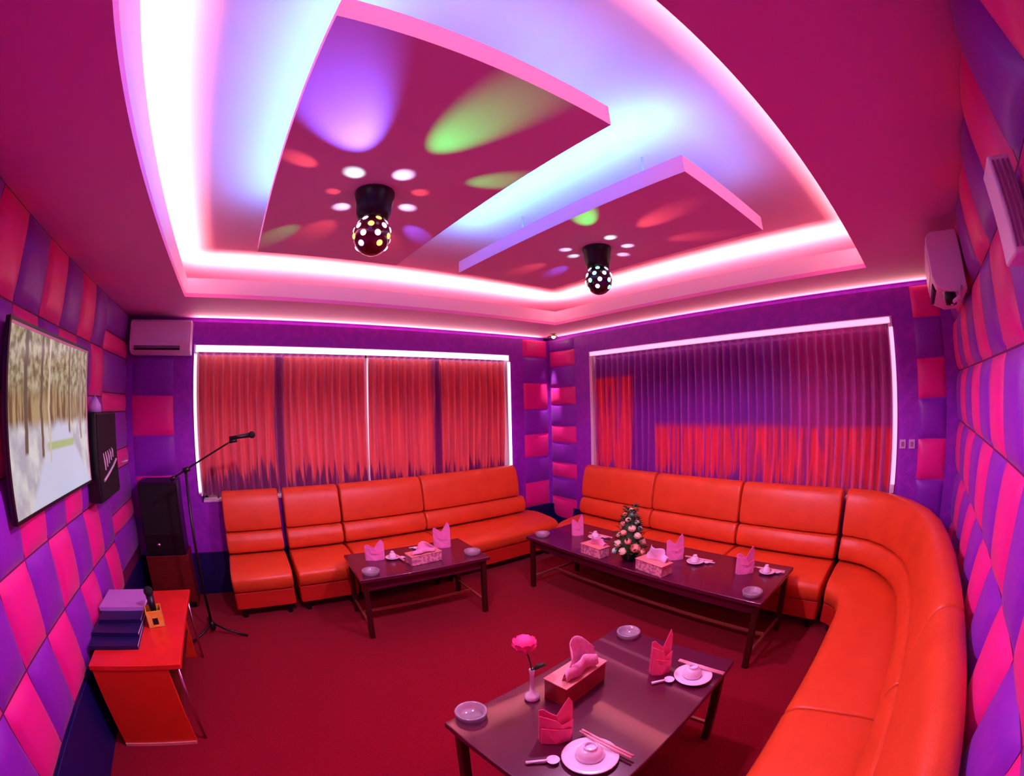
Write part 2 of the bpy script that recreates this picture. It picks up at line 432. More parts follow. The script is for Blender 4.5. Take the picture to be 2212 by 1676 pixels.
for h_ in (.25, .30, .30, .30, .31, .31, .33):
    pad(wall_right, 'R', -4.515, -4.264, z-h_, z, .03, M['pink'] if k % 2 == 0 else M['purple']); z -= h_; k += 1
z = 2.24; k = 0
for h_ in (.36, .36, .36, .36, .38):
    pad(wall_back, 'A', -4.80, -4.37, z-h_, z, .03, M['purple'] if k % 2 == 0 else M['pink']); z -= h_; k += 1

# windows
def window(idx, along, w0, w1):
    f = .05
    bm = bmesh.new()
    def bx(s0, s1, z0, z1, d0, d1):
        if along == 'x': box(bm, s0, s1, d0, d1, z0, z1)
        else: box(bm, d0, d1, s0, s1, z0, z1)
    # reveal lining all round and a thin architrave standing proud of the wall
    bx(w0, w0+.02, WB+.06, WT, -.012, .19); bx(w1-.02, w1, WB, WT, -.012, .19)
    bx(w0+.02, w1-.02, WT-.02, WT, -.012, .19); bx(w0+.02, w1-.02, WB, WB+.02, .002, .19)
    bx(w0-.02, w0, WB+.08, WT+.008, -.014, -.0005); bx(w1, w1+.02, WB, WT+.008, -.014, -.0005); bx(w0-.0, w1, WT, WT+.008, -.014, -.0005)
    w = struct('window_%d' % idx, bm, M['trim'], bevel=.003)
    bm = bmesh.new(); n = 4
    for i in range(n+1):
        s = w0+.02+(w1-w0-.04-.05)*i/n; bx(s, s+.05, WB+.02, WT-.02, .14, .18)
    bx(w0+.02, w1-.02, WT-.07, WT-.02, .14, .18); bx(w0+.02, w1-.02, WB+.02, WB+.07, .14, .18)
    struct('window_frame', bm, M['trim'], w)
    bm = bmesh.new(); bx(w0+.02, w1-.02, WB+.02, WT-.02, .155, .165)
    struct('pane', bm, glow('bright_pane_%d' % idx, (1, .55, .75), .9), w)
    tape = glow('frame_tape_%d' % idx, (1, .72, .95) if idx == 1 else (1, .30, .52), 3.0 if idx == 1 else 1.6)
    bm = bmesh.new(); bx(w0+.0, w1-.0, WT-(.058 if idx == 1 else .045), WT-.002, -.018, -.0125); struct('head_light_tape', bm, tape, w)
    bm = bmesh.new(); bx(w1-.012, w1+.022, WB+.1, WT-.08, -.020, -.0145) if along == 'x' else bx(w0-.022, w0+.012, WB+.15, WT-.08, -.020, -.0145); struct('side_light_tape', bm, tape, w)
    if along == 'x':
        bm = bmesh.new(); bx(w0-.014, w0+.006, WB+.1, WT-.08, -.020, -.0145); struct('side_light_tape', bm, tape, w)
    bm = bmesh.new(); bx(w0+.02, w1-.02, WT-.045, WT-.022, .03, .045)
    struct('curtain_track', bm, M['steel'], w)
    return w
window(1, 'x', WAX0, WAX1)
window(2, 'y', WBY0, WBY1)

# curtains
def curtain(label, along, s0, s1, m, flare0=0, flare1=0, z1=2.283, z0=.94, seed=0):
    rnd = random.Random(seed); bm = bmesh.new()
    L_ = s1-s0; npl = int(L_/.082); nu = npl*10; nz = 26
    ph = [rnd.uniform(-.6, .6) for _ in range(npl+2)]; am = [rnd.uniform(.75, 1.2) for _ in range(npl+2)]
    wob = [rnd.uniform(-1, 1) for _ in range(npl+2)]
    g = {}
    for i in range(nu+1):
        for j in range(nz+1):
            t = j/nz; zz = z1+(z0-z1)*t
            u = i/nu; kf = u*npl; ki = int(kf); fr = kf-ki; ki2 = min(ki+1, npl+1)
            w_ = wob[ki]*(1-fr)+wob[ki2]*fr; a_ = am[ki]*(1-fr)+am[ki2]*fr; p_ = ph[ki]*(1-fr)+ph[ki2]*fr
            s = s0-flare0*t**1.5+(L_+(flare0+flare1)*t**1.5)*u + .010*w_*math.sin(t*5+p_)*t
            amp = (.022+.014*min(1, t*3))*a_
            ph_ = 2*PI*kf+p_*.6*t; d = .026+amp*(math.sin(ph_)+.22*math.sin(2*ph_+.6)) + .006*math.sin(t*7+ki*1.7)*t
            if t < .05: d = .022+.010*math.sin(2*PI*kf)      # gathered heading
            if j == nz: zz += .012*math.sin(kf*2.3)+rnd.uniform(-.012, .012)
            # below the sill the cloth hangs in front of the wall
            dd = .028-d if False else d
            off = .022
            P = (s, off+dd, zz) if along == 'x' else (off+dd, s, zz)
            g[i, j] = bm.verts.new(P)
    for i in range(nu):
        for j in range(nz): bm.faces.new((g[i, j], g[i+1, j], g[i+1, j+1], g[i, j+1]))
    o = link('curtain', bm, m, None, smooth=True)
    md = o.modifiers.new('solid', 'SOLIDIFY'); md.thickness = .002
    tag(o, label, 'curtain', None)
    return o
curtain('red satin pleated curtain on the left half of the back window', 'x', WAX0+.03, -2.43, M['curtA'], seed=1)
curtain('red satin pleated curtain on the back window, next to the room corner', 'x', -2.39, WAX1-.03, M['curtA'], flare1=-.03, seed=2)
curtain('purple satin curtain on the right window, next to the room corner', 'y', -2.46, WBY1-.03, M['curtB'], seed=3)
curtain('purple satin curtain on the right window, on the side of the wall switch', 'y', WBY0+.03, -2.44, M['curtB'], seed=4)

# ------------------------------------------------------------------ sofas
def sweep(bm, prof, stations, inset=.012):
    """prof: closed list of (d,z); stations: list of (O, I, k) 2D points; d is 0 at O and .70 at I"""
    cz = sum(p[1] for p in prof)/len(prof); cdm = sum(p[0] for p in prof)/len(prof)
    rings = []; n = len(stations)
    st = []
    for i, (O, I) in enumerate(stations):
        O, I = Vector(O), Vector(I)
        if i == 0:
            O2, I2 = Vector(stations[1][0]), Vector(stations[1][1])
            for e, sc in ((0, .90), (.003, .955), (.010, .985), (.022, 1)):
                f = e/max((O2-O).length, .001); f2 = e/max((I2-I).length, .001); st.append((O.lerp(O2, min(f, .4)), I.lerp(I2, min(f2, .4)), sc))
        elif i == n-1:
            O2, I2 = Vector(stations[-2][0]), Vector(stations[-2][1])
            for e, sc in ((.022, 1), (.010, .985), (.003, .955), (0, .90)):
                f = e/max((O2-O).length, .001); f2 = e/max((I2-I).length, .001); st.append((O.lerp(O2, min(f, .4)), I.lerp(I2, min(f2, .4)), sc))
        else: st.append((O, I, 1))
    for O, I, sc in st:
        r = []
        for d, z in prof:
            dd = cdm+(d-cdm)*sc if d > .09 else d; zz = cz+(z-cz)*sc
            p = O+(I-O)*(dd/.70); r.append(bm.verts.new((p.x, p.y, zz)))
        rings.append(r)
    m = len(prof)
    for a, b in zip(rings, rings[1:]):
        for k in range(m):
            j = (k+1) % m; bm.faces.new((a[k], a[j], b[j], b[k]))
    bm.faces.new(rings[0]); bm.faces.new(rings[-1])
    return bm
def smoothprof(pts, n=3):
    """Catmull-Rom through closed points"""
    out = []; m = len(pts)
    for i in range(m):
        p0, p1, p2, p3 = pts[i-1], pts[i], pts[(i+1) % m], pts[(i+2) % m]
        for k in range(n):
            t = k/n
            out.append(tuple(.5*((2*p1[q])+(-p0[q]+p2[q])*t+(2*p0[q]-5*p1[q]+4*p2[q]-p3[q])*t*t+(-p0[q]+3*p1[q]-3*p2[q]+p3[q])*t**3) for q in (0, 1)))
    return out
PS = smoothprof([(.10, .25), (.10, .42), (.20, .445), (.32, .455), (.45, .445), (.58, .43), (.655, .41), (.695, .375), (.70, .33), (.68, .275), (.63, .25), (.4, .245)])
PLow = smoothprof([(.07, .46), (.20, .462), (.265, .475), (.288, .52), (.283, .58), (.26, .63), (.235, .652), (.15, .655), (.07, .65)])
PUp = smoothprof([(.05, .66), (.15, .66), (.225, .665), (.243, .70), (.238, .78), (.222, .87), (.200, .95), (.170, 1.0), (.125, 1.02), (.08, 1.012), (.05, .97), (.04, .8)])
PB = [(.06, .09), (.06, .25), (.645, .25), (.655, .24), (.655, .10), (.645, .09)]
def sofa_module(label, stations, feet, group, up=None, low=None, seat=None):
    c = Vector(stations[0][1]).lerp(Vector(stations[-1][1]), .5)
    t = thing('sofa_module', label, 'sofa', (c.x, c.y, 0), 0, group)
    def mk(name, prof, st, m, sm=True):
        o = link(name, sweep(bmesh.new(), prof, st), m, None, smooth=sm)
        o.parent = t; o.matrix_parent_inverse = Matrix.Translation((-c.x, -c.y, 0))
        return o
    s = mk('seat', PS, seat or stations, M['leather'])
    mk('lower_backrest', PLow, low or stations, M['leather'])
    mk('upper_backrest', PUp, up or stations, M['leather'])
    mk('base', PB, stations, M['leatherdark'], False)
    for x, y in feet:
        bm = lathe([(0, 0), (.022, 0), (.03, .09), (0, .09)], 12, c=(x, y, 0)); o = link('foot', bm, M['black'])
        o.parent = t; o.matrix_parent_inverse = Matrix.Translation((-c.x, -c.y, 0))
    return t
def straightA(x0, x1, g=.006):
    return [((x0+g, 0-.0), (x0+g, -.70)), (((x0+x1)/2, 0), ((x0+x1)/2, -.70)), ((x1-g, 0), (x1-g, -.70))]
gA = 'orange sofa modules along the back window'
def feetA(x0, x1): return [(x0+.07, -.60), (x1-.07, -.60), (x0+.07, -.12), (x1-.07, -.12)]
sofa_module('narrow orange sofa seat at the end of the row, nearest the microphone stand', straightA(-3.945, -3.395), feetA(-3.945, -3.395), gA)
sofa_module('second narrow orange sofa seat from the microphone stand', straightA(-3.36, -2.81), feetA(-3.36, -2.81), gA)
sofa_module('wide orange sofa seat behind the left end of the small back table', straightA(-2.80, -1.935), feetA(-2.80, -1.935), gA)
seatA = [((-1.925, 0), (-1.925, -.70)), ((-1.2, 0), (-1.2, -.70)), ((-.52, 0), (-.50, -.70))]
upA = [((-1.925, 0), (-1.925, -.70)), ((-1.2, 0), (-1.2, -.70)), ((-.71, 0), (-.71, -.70))]
lowA = [((-1.925, 0), (-1.925, -.70)), ((-1.2, 0), (-1.2, -.70)), ((-.65, 0), (-.65, -.70))]
sofa_module('widest orange sofa seat of the back row, ending beside the room corner', seatA, feetA(-1.925, -.52), gA, up=upA, low=lowA)
gB = 'orange sofa modules along the right window'
def straightB(y0, y1, g=.006): return [((0, y0-g), (-.63, y0-g)), ((0, (y0+y1)/2), (-.63, (y0+y1)/2)), ((0, y1+g), (-.63, y1+g))]
def feetB(y0, y1): return [(-.53, y0-.07), (-.53, y1+.07), (-.12, y0-.07), (-.12, y1+.07)]
b1 = straightB(-.775, -1.765)
sofa_module('orange sofa seat under the right window, nearest the room corner', b1, feetB(-.775, -1.765), gB)
sofa_module('orange sofa seat under the right window, behind the flower arrangement and tissue boxes', straightB(-1.775, -2.722), feetB(-1.775, -2.722), gB)
sofa_module('orange sofa seat under the right window, beside the dark gap before the curved corner', straightB(-2.732, -3.655), feetB(-2.732, -3.655), gB)
O = [(0, -3.69), (-.008, -3.82), (-.05, -3.99), (-.16, -4.17), (-.32, -4.32), (-.53, -4.445), (-.80, -4.53), (-1.1, -4.572), (-1.45, -4.60), (-1.75, -4.61), (-2.03, -4.615)]
I = [(-.63, -3.69), (-.645, -3.735), (-.69, -3.785), (-.76, -3.82), (-.84, -3.842), (-.92, -3.853), (-1.0, -3.858), (-1.12, -3.862), (-1.45, -3.878), (-1.75, -3.89), (-2.03, -3.90)]
sofa_module('large curved orange corner sofa turning along the right side wall', list(zip(O, I)), [(-.53, -3.78), (-.12, -3.8), (-1.9, -3.99), (-1.9, -4.5), (-.75, -4.0)], gB)
sofa_module('orange sofa seat nearest the camera, along the right side wall', [((-2.042, -4.615), (-2.042, -3.90)), ((-2.8, -4.615), (-2.8, -3.96)), ((-3.5, -4.615), (-3.5, -4.0))],
            [(-2.12, -4.0), (-2.12, -4.5), (-3.42, -4.1), (-3.42, -4.5)], gB)

# ------------------------------------------------------------------ tables
TH_ = .52
def coffee_table(name_label, cx, cy, lx, ly, rot, name='coffee_table'):
    t = thing(name, name_label, 'table', (cx, cy, 0), rot, 'dark lacquered coffee tables')
    hx, hy = lx/2, ly/2
    link('tabletop', B(-hx, hx, -hy, hy, TH_-.03, TH_), M['lacquer'], t, bevel=.006, seg=3)
    bm = bmesh.new(); a = .05
    box(bm, -hx+a, hx-a, -hy+a, -hy+a+.02, TH_-.11, TH_-.03); box(bm, -hx+a, hx-a, hy-a-.02, hy-a, TH_-.11, TH_-.03)
    box(bm, -hx+a, -hx+a+.02, -hy+a+.02, hy-a-.02, TH_-.11, TH_-.03); box(bm, hx-a-.02, hx-a, -hy+a+.02, hy-a-.02, TH_-.11, TH_-.03)
    link('apron', bm, M['lacquer'], t)
    for sx in (-1, 1):
        for sy in (-1, 1):
            x, y = sx*(hx-.045), sy*(hy-.045)
            link('leg', B(x-.02, x+.02, y-.02, y+.02, 0, TH_-.03), M['tleg'], t, bevel=.004)
    zr = .10
    bm = bmesh.new(); box(bm, -hx+.045, hx-.045, -.009, .009, zr, zr+.018)
    for sx in (-1, 1): box(bm, sx*(hx-.045)-.009, sx*(hx-.045)+.009, -hy+.065, hy-.065, zr, zr+.018)
    link('stretcher', bm, M['rail'], t)
    return t
T1 = dict(cx=-2.425, cy=-1.08, lx=1.08, ly=.60, rot=-.06)
T2 = dict(cx=-.99, cy=-2.29, lx=2.26, ly=.68, rot=PI/2+.01)
T3 = dict(cx=-2.565, cy=-3.265, lx=1.145, ly=.70, rot=.095)
coffee_table('small dark coffee table in front of the back sofa row', **T1)
coffee_table('long dark coffee table in front of the right sofa row, carrying the flower arrangement', **T2)
coffee_table('dark coffee table nearest the camera, with two plates and a single pink flower', **T3)
# the long table's end rails run the short way as on the others

# ------------------------------------------------------------------ table items
ZT_ = TH_
def ashtray(label, x, y, s=1.0):
    prof = [(0, .004), (.045, .004), (.05, .012), (.058, .034), (.066, .036), (.070, .032), (.066, .008), (.058, 0), (0, 0)]
    prof = [(r*s, z*s) for r, z in prof[::-1]]
    o = link('ashtray', lathe(prof, 24), M['clear'], None, smooth=True); o.location = (x, y, ZT_)
    return tag(o, label, 'ashtray', 'glass ashtrays')
ashtray('glass ashtray at the left tip of the table nearest the camera', -3.055, -2.995, .95)
ashtray('glass ashtray at the far right corner of the table nearest the camera', -2.075, -2.975, .92)
ashtray('glass ashtray on the front left corner of the small back table', -2.87, -1.26)
ashtray('glass ashtray on the right end of the small back table', -1.99, -1.27)
ashtray('glass ashtray on the far end of the long table', -1.23, -1.27)
ashtray('glass ashtray on the near right corner of the long table', -1.23, -3.32)

def napkin(label, x, y, rot, m, h=.22, w=.115, open_=.0):
    """cloth napkin folded to stand: two pointed wings and a lower pocket"""
    bm = bmesh.new()
    def sheet(pts, off, th=.004, bend=.03):
        # pts: outline in (u,z); gently bent round a vertical axis
        n = len(pts)
        fr = []; bk = []
        for u, z in pts:
            yy = off+bend*(u/w)**2*2
            fr.append(bm.verts.new((u, yy, z))); bk.append(bm.verts.new((u, yy+th, z)))
        bm.faces.new(fr); bm.faces.new(bk[::-1])
        for i in range(n): bm.faces.new((fr[i], fr[(i+1) % n], bk[(i+1) % n], bk[i]))
    a = w/2
    sheet([(-a, 0), (-a*.5, 0), (0, 0), (a*.5, 0), (a, 0), (a, h*.70), (a*.95, h*.86), (a*.70, h), (a*.35, h*.83), (0, h*.62), (-a*.4, h*.70), (-a*.75, h*.78), (-a, h*.74)], .012)
    sheet([(-a*1.0, 0), (0, 0), (a, 0), (a, h*.50), (a*.3, h*.42), (0, h*.55), (-a*.5, h*.62), (-a, h*.66)], -.004)
    sheet([(-a*.9, 0), (0, 0), (a*.9, 0), (a*.9, h*.30), (0, h*.36), (-a*.9, h*.40)], -.014)
    o = link('napkin', bm, m, None); o.location = (x, y, ZT_); o.rotation_euler = (0, 0, rot)
    b = o.modifiers.new('sub', 'BEVEL'); b.width = .001
    return tag(o, label, 'napkin', 'folded standing napkins')
def place_setting(where, x, y, rot, s=1.0, chop=-1.5):
    """rot: direction in which the spoon handle points; the chopsticks lie to its side"""
    p = link('plate', lathe([(0, 0), (.055*s, 0), (.060*s, .004), (.095*s, .014), (.098*s, .017), (.094*s, .019), (.060*s, .009), (0, .008)], 32), M['porcelain'], None, smooth=True)
    p.location = (x, y, ZT_); tag(p, 'white plate under a cup '+where, 'plate', 'plates on the coffee tables')
    t = thing('cup', 'white cup turned over on the plate '+where, 'cup', (x+.004, y+.008, ZT_+.0102), rot, 'cups turned over on plates')
    link('bowl', lathe([(.048*s, 0), (.050*s, .002), (.046*s, .018), (.036*s, .034), (.024*s, .041), (.0, .041), (0, .038), (.022*s, .038), (.033*s, .031), (.043*s, .016), (.046*s, .002)], 28), M['porcelain'], t, smooth=True)
    link('foot_ring', lathe([(.024*s, .040), (.024*s, .050), (.021*s, .052), (.019*s, .050), (.019*s, .040)], 24), M['porcelain'], t, smooth=True)
    d = Vector((math.cos(rot), math.sin(rot), 0)); nrm = Vector((-d.y, d.x, 0))
    c = Vector((x, y, ZT_))
    cd_ = Vector((math.cos(chop), math.sin(chop), 0)); cn_ = Vector((-cd_.y, cd_.x, 0))
    for q in (0, 1):
        bm = bmesh.new(); m_ = c+cn_*(.066+.013*q)*s+Vector((0, 0, .0195*s))
        a = m_-cd_*.115; b = m_+cd_*.125
        tube(bm, [a+Vector((0, 0, .004)), b+Vector((0, 0, .004))], [.0048, .0055], 8)
        o = link('chopstick', bm, M['chop'], None, smooth=True)
        tag(o, 'pale pink chopstick of the pair '+where, 'chopstick', 'pair of chopsticks '+where)
    bm = bmesh.new(); h0 = c+d*.125*s; h1 = c+d*.215*s
    lathe([(0, .002), (.012, .002), (.020, .008), (.024, .016), (.021, .0155), (.011, .006), (0, .006)], 16, bm, c=(h0.x, h0.y, ZT_))
    tube(bm, [h0+d*.019+Vector((0, 0, .013)), (h0+h1)/2+Vector((0, 0, .013)), h1+Vector((0, 0, .008))], [.0065, .0055, .0075], 8)
    o = link('spoon', bm, M['porcelain'], None, smooth=True); tag(o, 'white soup spoon beside the plate '+where, 'spoon', 'soup spoons beside plates')
W1 = 'at the near edge of the nearest table'; W2 = 'at the right end of the nearest table'
place_setting(W1, -2.868, -3.475, 2.55, 1.05)
place_setting(W2, -2.195, -3.462, 2.50, .92)
napkin('bright pink standing napkin in front of the dark red tissue box', -2.895, -3.325, -.55, M['napkin'], .215, .125)
napkin('bright pink winged napkin by the right plate of the nearest table', -2.258, -3.325, -.60, M['napkin'], .235, .10)
place_setting('at the far end of the long table', -.93, -1.66, -1.0, .72)
napkin('light pink napkin standing at the far end of the long table', -.985, -1.49, -.6, M['napkinpale'], .2, .11)
place_setting('in the middle of the long table', -.92, -2.70, -1.2, .72)
napkin('light pink napkin standing in the middle of the long table', -.95, -2.535, -.75, M['napkinpale'], .21, .14)
place_setting('at the near end of the long table', -.84, -3.27, -1.2, .62)
napkin('light pink napkin standing at the near end of the long table', -.92, -3.13, -.75, M['napkinpale'], .2, .14)
place_setting('at the left of the small back table', -2.60, -1.02, -.5, .62)
napkin('light pink napkin standing on the left of the small back table', -2.74, -.99, -.3, M['napkinpale'], .17, .16)
place_setting('at the right of the small back table', -2.27, -.93, 2.6, .62)
napkin('light pink napkin standing on the right of the small back table', -2.12, -.98, -.5, M['napkinpale'], .23, .15)

def tissue_box(label, x, y, rot, mbox, mtis, lx=.25, ly=.12, h=.09, leaf=.11, name='tissue_box'):
    t = thing(name, label, 'tissue box', (x, y, ZT_), rot, 'tissue boxes')
    link('box', B(-lx/2, lx/2, -ly/2, ly/2, 0, h), mbox, t, bevel=.004)
    bm = B(-lx/2-.004, lx/2+.004, -ly/2-.004, ly/2+.004, h, h+.006); link('rim', bm, M['edge'], t, bevel=.002)
    # tissue: a crumpled folded sheet rising from the slot
    bm = bmesh.new(); n = 14; g = {}
    rnd = random.Random(int(abs(x)*100))
    for i in range(n+1):
        for j in range(9):
            u = i/n*2-1; v = j/8
            w_ = lx*.36*(1-.25*v)
            zz = h+.004+leaf*v*(1-.30*u*u)*(1+.08*math.sin(5*u))
            yy = .016*math.sin(3.2*u+2*v)+.022*v*math.cos(2.3*u)+rnd.uniform(-.0025, .0025)
            g[i, j] = bm.verts.new((u*w_, yy-.006, zz))
    for i in range(n):
        for j in range(8): bm.faces.new((g[i, j], g[i+1, j], g[i+1, j+1], g[i, j+1]))
    g = {}
    for i in range(n+1):
        for j in range(7):
            u = i/n*2-1; v = j/6
            zz = h+.006+leaf*.55*math.sin(v*PI*.9)*(1-.4*u*u)
            yy = -.01-.045*v+.008*math.sin(6*u)
            g[i, j] = bm.verts.new((u*lx*.38-.02*v, yy, zz))
    for i in range(n):
        for j in range(6): bm.faces.new((g[i, j], g[i+1, j], g[i+1, j+1], g[i, j+1]))
    o = link('tissue', bm, mtis, t, smooth=True); md = o.modifiers.new('s', 'SOLIDIFY'); md.thickness = .0015
    return t
tissue_box('dark red tissue box with a large pink tissue, on the table nearest the camera', -2.60, -3.115, .12, M['tissuedark'], M['tissue'], .27, .12, .105, .16)
tissue_box('patterned tissue box left of the flower arrangement on the long table', -1.25, -1.95, 1.52, M['tissuebox'], M['tissue'], .22, .11, .08, .07)
tissue_box('patterned tissue box right of the flower arrangement on the long table', -1.24, -2.53, 1.45, M['tissuebox'], mat('lilac_white_tissue', (.92, .62, .90), .85), .26, .12, .08, .12)
tissue_box('patterned tissue box in the middle of the small back table', -2.40, -1.20, .05, M['tissuebox'], M['tissue'], .27, .12, .075, .08)

# bud vase with a single flower
t = thing('bud_vase', 'slim glass bud vase on the table nearest the camera', 'vase', (-2.785, -3.045, ZT_))
link('vase_body', lathe([(0, 0), (.030, 0), (.034, .010), (.028, .026), (.012, .040), (.009, .08), (.009, .13), (.013, .165), (.010, .165), (.006, .13), (.006, .05), (0, .03)], 20), M['porcelain'], t, smooth=True)
t2 = thing('flower', 'single round pink flower standing in the slim bud vase', 'flower', (-2.785, -3.045, ZT_+.03))
link('stem', tube(bmesh.new(), [(0, 0, 0.01), (.002, 0, .10), (-.004, .004, .17), (-.02, .012, .24)], .0028, 8), M['stem'], t2)
def blossom_bm(r, seed, petals=16, c=(0, 0, 0)):
    bm = bmesh.new(); rnd = random.Random(seed); c = Vector(c)
    for ring, (k, rr, lift) in enumerate(((5, .35, .75), (7, .65, .55), (9, .95, .2), (9, 1.0, -.15))):
        for i in range(k):
            a = 2*PI*(i+.5*ring)/k+rnd.uniform(-.1, .1); el = lift*1.2
            d = Vector((math.cos(a)*math.cos(el), math.sin(a)*math.cos(el), math.sin(el)))
            s = Vector((-math.sin(a), math.cos(a), 0)); upv = s.cross(d)*-1
            w_ = r*.55
            base = c+d*r*.15; mid = c+d*r*rr*.85; tip = c+d*r*rr*1.0+Vector((0, 0, r*.25*(1-lift)))
            v = [bm.verts.new(p) for p in (base-s*w_*.2, mid-s*w_*.6, tip-s*w_*.35, tip+s*w_*.35, mid+s*w_*.6, base+s*w_*.2)]
            m1 = bm.verts.new(mid+d*r*.12)
            for q in range(6): bm.faces.new((v[q], v[(q+1) % 6], m1))
    n0 = len(bm.verts)
    bmesh.ops.create_icosphere(bm, subdivisions=2, radius=r*.84, matrix=Matrix.Translation(c+Vector((0, 0, r*.05))))
    return bm
link('bloom', blossom_bm(.052, 3, c=(-.025, .015, .265)), M['rose'], t2, smooth=True)
link('leaf', tube(bmesh.new(), [(0, 0, .125), (.02, -.01, .145), (.045, -.02, .15), (.06, -.025, .14)], [.003, .012, .010, .001], 6), M['green'], t2, smooth=True)

# flower arrangement on the long table
FX, FY = -1.16, -2.235
t = thing('flower_arrangement', 'cone shaped arrangement of cream and grey flowers on the long table', 'flower arrangement', (FX, FY, ZT_))
link('bowl', lathe([(0, 0), (.05, 0), (.055, .01), (.075, .06), (.08, .075), (.07, .075), (0, .06)], 24), M['black'], t, smooth=True)
bm = bmesh.new(); rnd = random.Random(5)
lathe([(0, .05), (.085, .07), (.095, .14), (.06, .28), (.025, .38), (0, .42)], 14, bm)
for i in range(260):
    h_ = rnd.random()**1.2; a = rnd.uniform(0, 2*PI); zz = .06+.38*h_; rr = (.095*(1-h_)+.02)*rnd.uniform(.8, 1.2)
    c = Vector((math.cos(a)*rr, math.sin(a)*rr, zz)); d = Vector((math.cos(a), math.sin(a), rnd.uniform(-.3, 1.0))).normalized(); L_ = rnd.uniform(.03, .065)
    s = d.cross(Vector((0, 0, 1))).normalized()*L_*.22; upv = s.cross(d)*.3
    v = [bm.verts.new(p) for p in (c, c+d*L_*.5+s+upv, c+d*L_, c+d*L_*.5-s+upv)]
    bm.faces.new(v)
link('foliage', bm, M['green'], t)
for i in range(30):
    h_ = ((i+.5)/30)**1.25; a = i*2.39996; zz = .07+.33*h_; rr = .100*(1-h_*.8)+.014
    m = (M['cream'], M['greypetal'], M['peach'], M['greypetal'], M['cream'])[i % 5]
    r = rnd.uniform(.032, .046)*(1-.45*h_)
    o = link('blossom', blossom_bm(r, i), m, t, smooth=True)
    o.location = (math.cos(a)*rr, math.sin(a)*rr, zz); o.rotation_euler = (0, 1.0*(1-h_), a)

# ------------------------------------------------------------------ disco lamps
def disco(label, x, y, warm):
    t = thing('disco_lamp', label, 'lamp', (x, y, H), 0, 'disco ball lamps')
    link('mount', lathe([(0, 0), (.078, 0), (.080, -.012), (.076, -.03), (.068, -.09), (.058, -.12), (0, -.12)][::-1], 28), M['black'], t, smooth=True)
    bm = bmesh.new(); R = .072
    bmesh.ops.create_uvsphere(bm, u_segments=28, v_segments=18, radius=R)
    for v in bm.verts: v.co.z = v.co.z*1.12-.185
    sh = link('ball', bm, M['mirrorball'] if not warm else mat('red_ball_shell', (.12, .003, .012), .15, coat=.8), t, smooth=True)
    # round lenses set in the shell
    rows = ((-.62, 5), (-.15, 8), (.30, 8), (.78, 6)); n = 0
    for el, k in rows:
        for i in range(k):
            a = 2*PI*(i+.5*(n % 2))/k+YAW+.25; d = Vector((math.cos(a)*math.cos(el), math.sin(a)*math.cos(el), math.sin(el)))
            bm = bmesh.new(); bmesh.ops.create_uvsphere(bm, u_segments=12, v_segments=8, radius=.0125)
            for v in bm.verts: v.co.z *= .45
            bmesh.ops.transform(bm, matrix=Matrix.Translation((d.x*R*.99, d.y*R*.99, d.z*R*1.11-.185)) @ d.to_track_quat('Z', 'Y').to_matrix().to_4x4(), verts=bm.verts)
            if warm: c = (1, .55, .75) if (i+n) % 3 else (1, .5, .15)
            else: c = (.35, 1, .8) if (i+n) % 2 else (.7, .8, 1)
            link('lens', bm, LENS[c], sh, smooth=True)
        n += 1
    return t
LENS = {c: glow('lens_%d' % i, c, 1.6) for i, c in enumerate([(1, .55, .75), (1, .5, .15), (.35, 1, .8), (.7, .8, 1)])}
disco('disco ball lamp with pink and orange lenses under the large hanging panel', -3.27, -2.745, True)
disco('disco ball lamp with green lenses under the small hanging panel', -2.035, -2.745, False)
def beam(cx, cy, tx, ty, color, power, size=None):
    L = bpy.data.lights.new('disco_beam', 'SPOT'); L.energy = power*(2.4 if color in (WHT, MNT) else 2.6 if color in (GRN, BLU) else 1.8); L.color = color
    o = bpy.data.objects.new('disco_beam', L); COL.objects.link(o)
    c = Vector((cx, cy, H-.185)); T = Vector((tx, ty, H)); h = T-c; hd = Vector((h.x, h.y, 0)).normalized()
    s = c+hd*.088+Vector((0, 0, .0)); d = (T-s).normalized(); dist = (T-s).length
    o.location = s; o.rotation_euler = d.to_track_quat('-Z', 'Y').to_euler()
    L.spot_size = (size or .42)*1.12; L.spot_blend = 1.0; L.shadow_soft_size = .004
    return o
WHT = (.75, .85, 1); GRN = (.02, 1, .12); BLU = (.18, .15, 1); REDC = (1, .12, .08); MNT = (.5, 1, .7)
for tx, ty, c, p, s in ((-3.54, -3.22, BLU, 15, .60), (-3.165, -3.30, GRN, 8, .42), (-3.60, -2.90, REDC, 3, .28), (-3.395, -2.87, MNT, 1.6, .40), (-3.225, -2.92, WHT, 1.6, .40),
                        (-3.43, -2.70, REDC, .7, .30), (-3.11, -2.82, REDC, .8, .34), (-3.36, -2.575, WHT, 1.4, .36), (-3.10, -2.67, WHT, 1.4, .36), (-2.895, -3.05, GRN, 3.2, .32),
                        (-3.585, -2.18, GRN, 3, .24), (-2.945, -2.42, BLU, 3, .30), (-3.40, -2.30, REDC, 2.2, .4), (-3.05, -2.25, REDC, 2.2, .4)):
    beam(-3.27, -2.745, tx, ty, c, p, s)
for tx, ty, c, p, s in ((-2.395, -3.0, GRN, 3, .34), (-2.13, -3.22, REDC, 5, .36), (-2.10, -2.90, MNT, 1.2, .34), (-2.15, -2.62, WHT, 1.0, .34), (-1.935, -2.88, WHT, 1.2, .34),
                        (-2.04, -2.57, MNT, 1.0, .34), (-1.84, -2.77, WHT, 1.0, .34), (-1.80, -3.22, REDC, 3, .32), (-2.10, -2.24, REDC, 3, .32), (-1.92, -2.30, BLU, 2.5, .3)):
    beam(-2.035, -2.745, tx, ty, c, p, s)

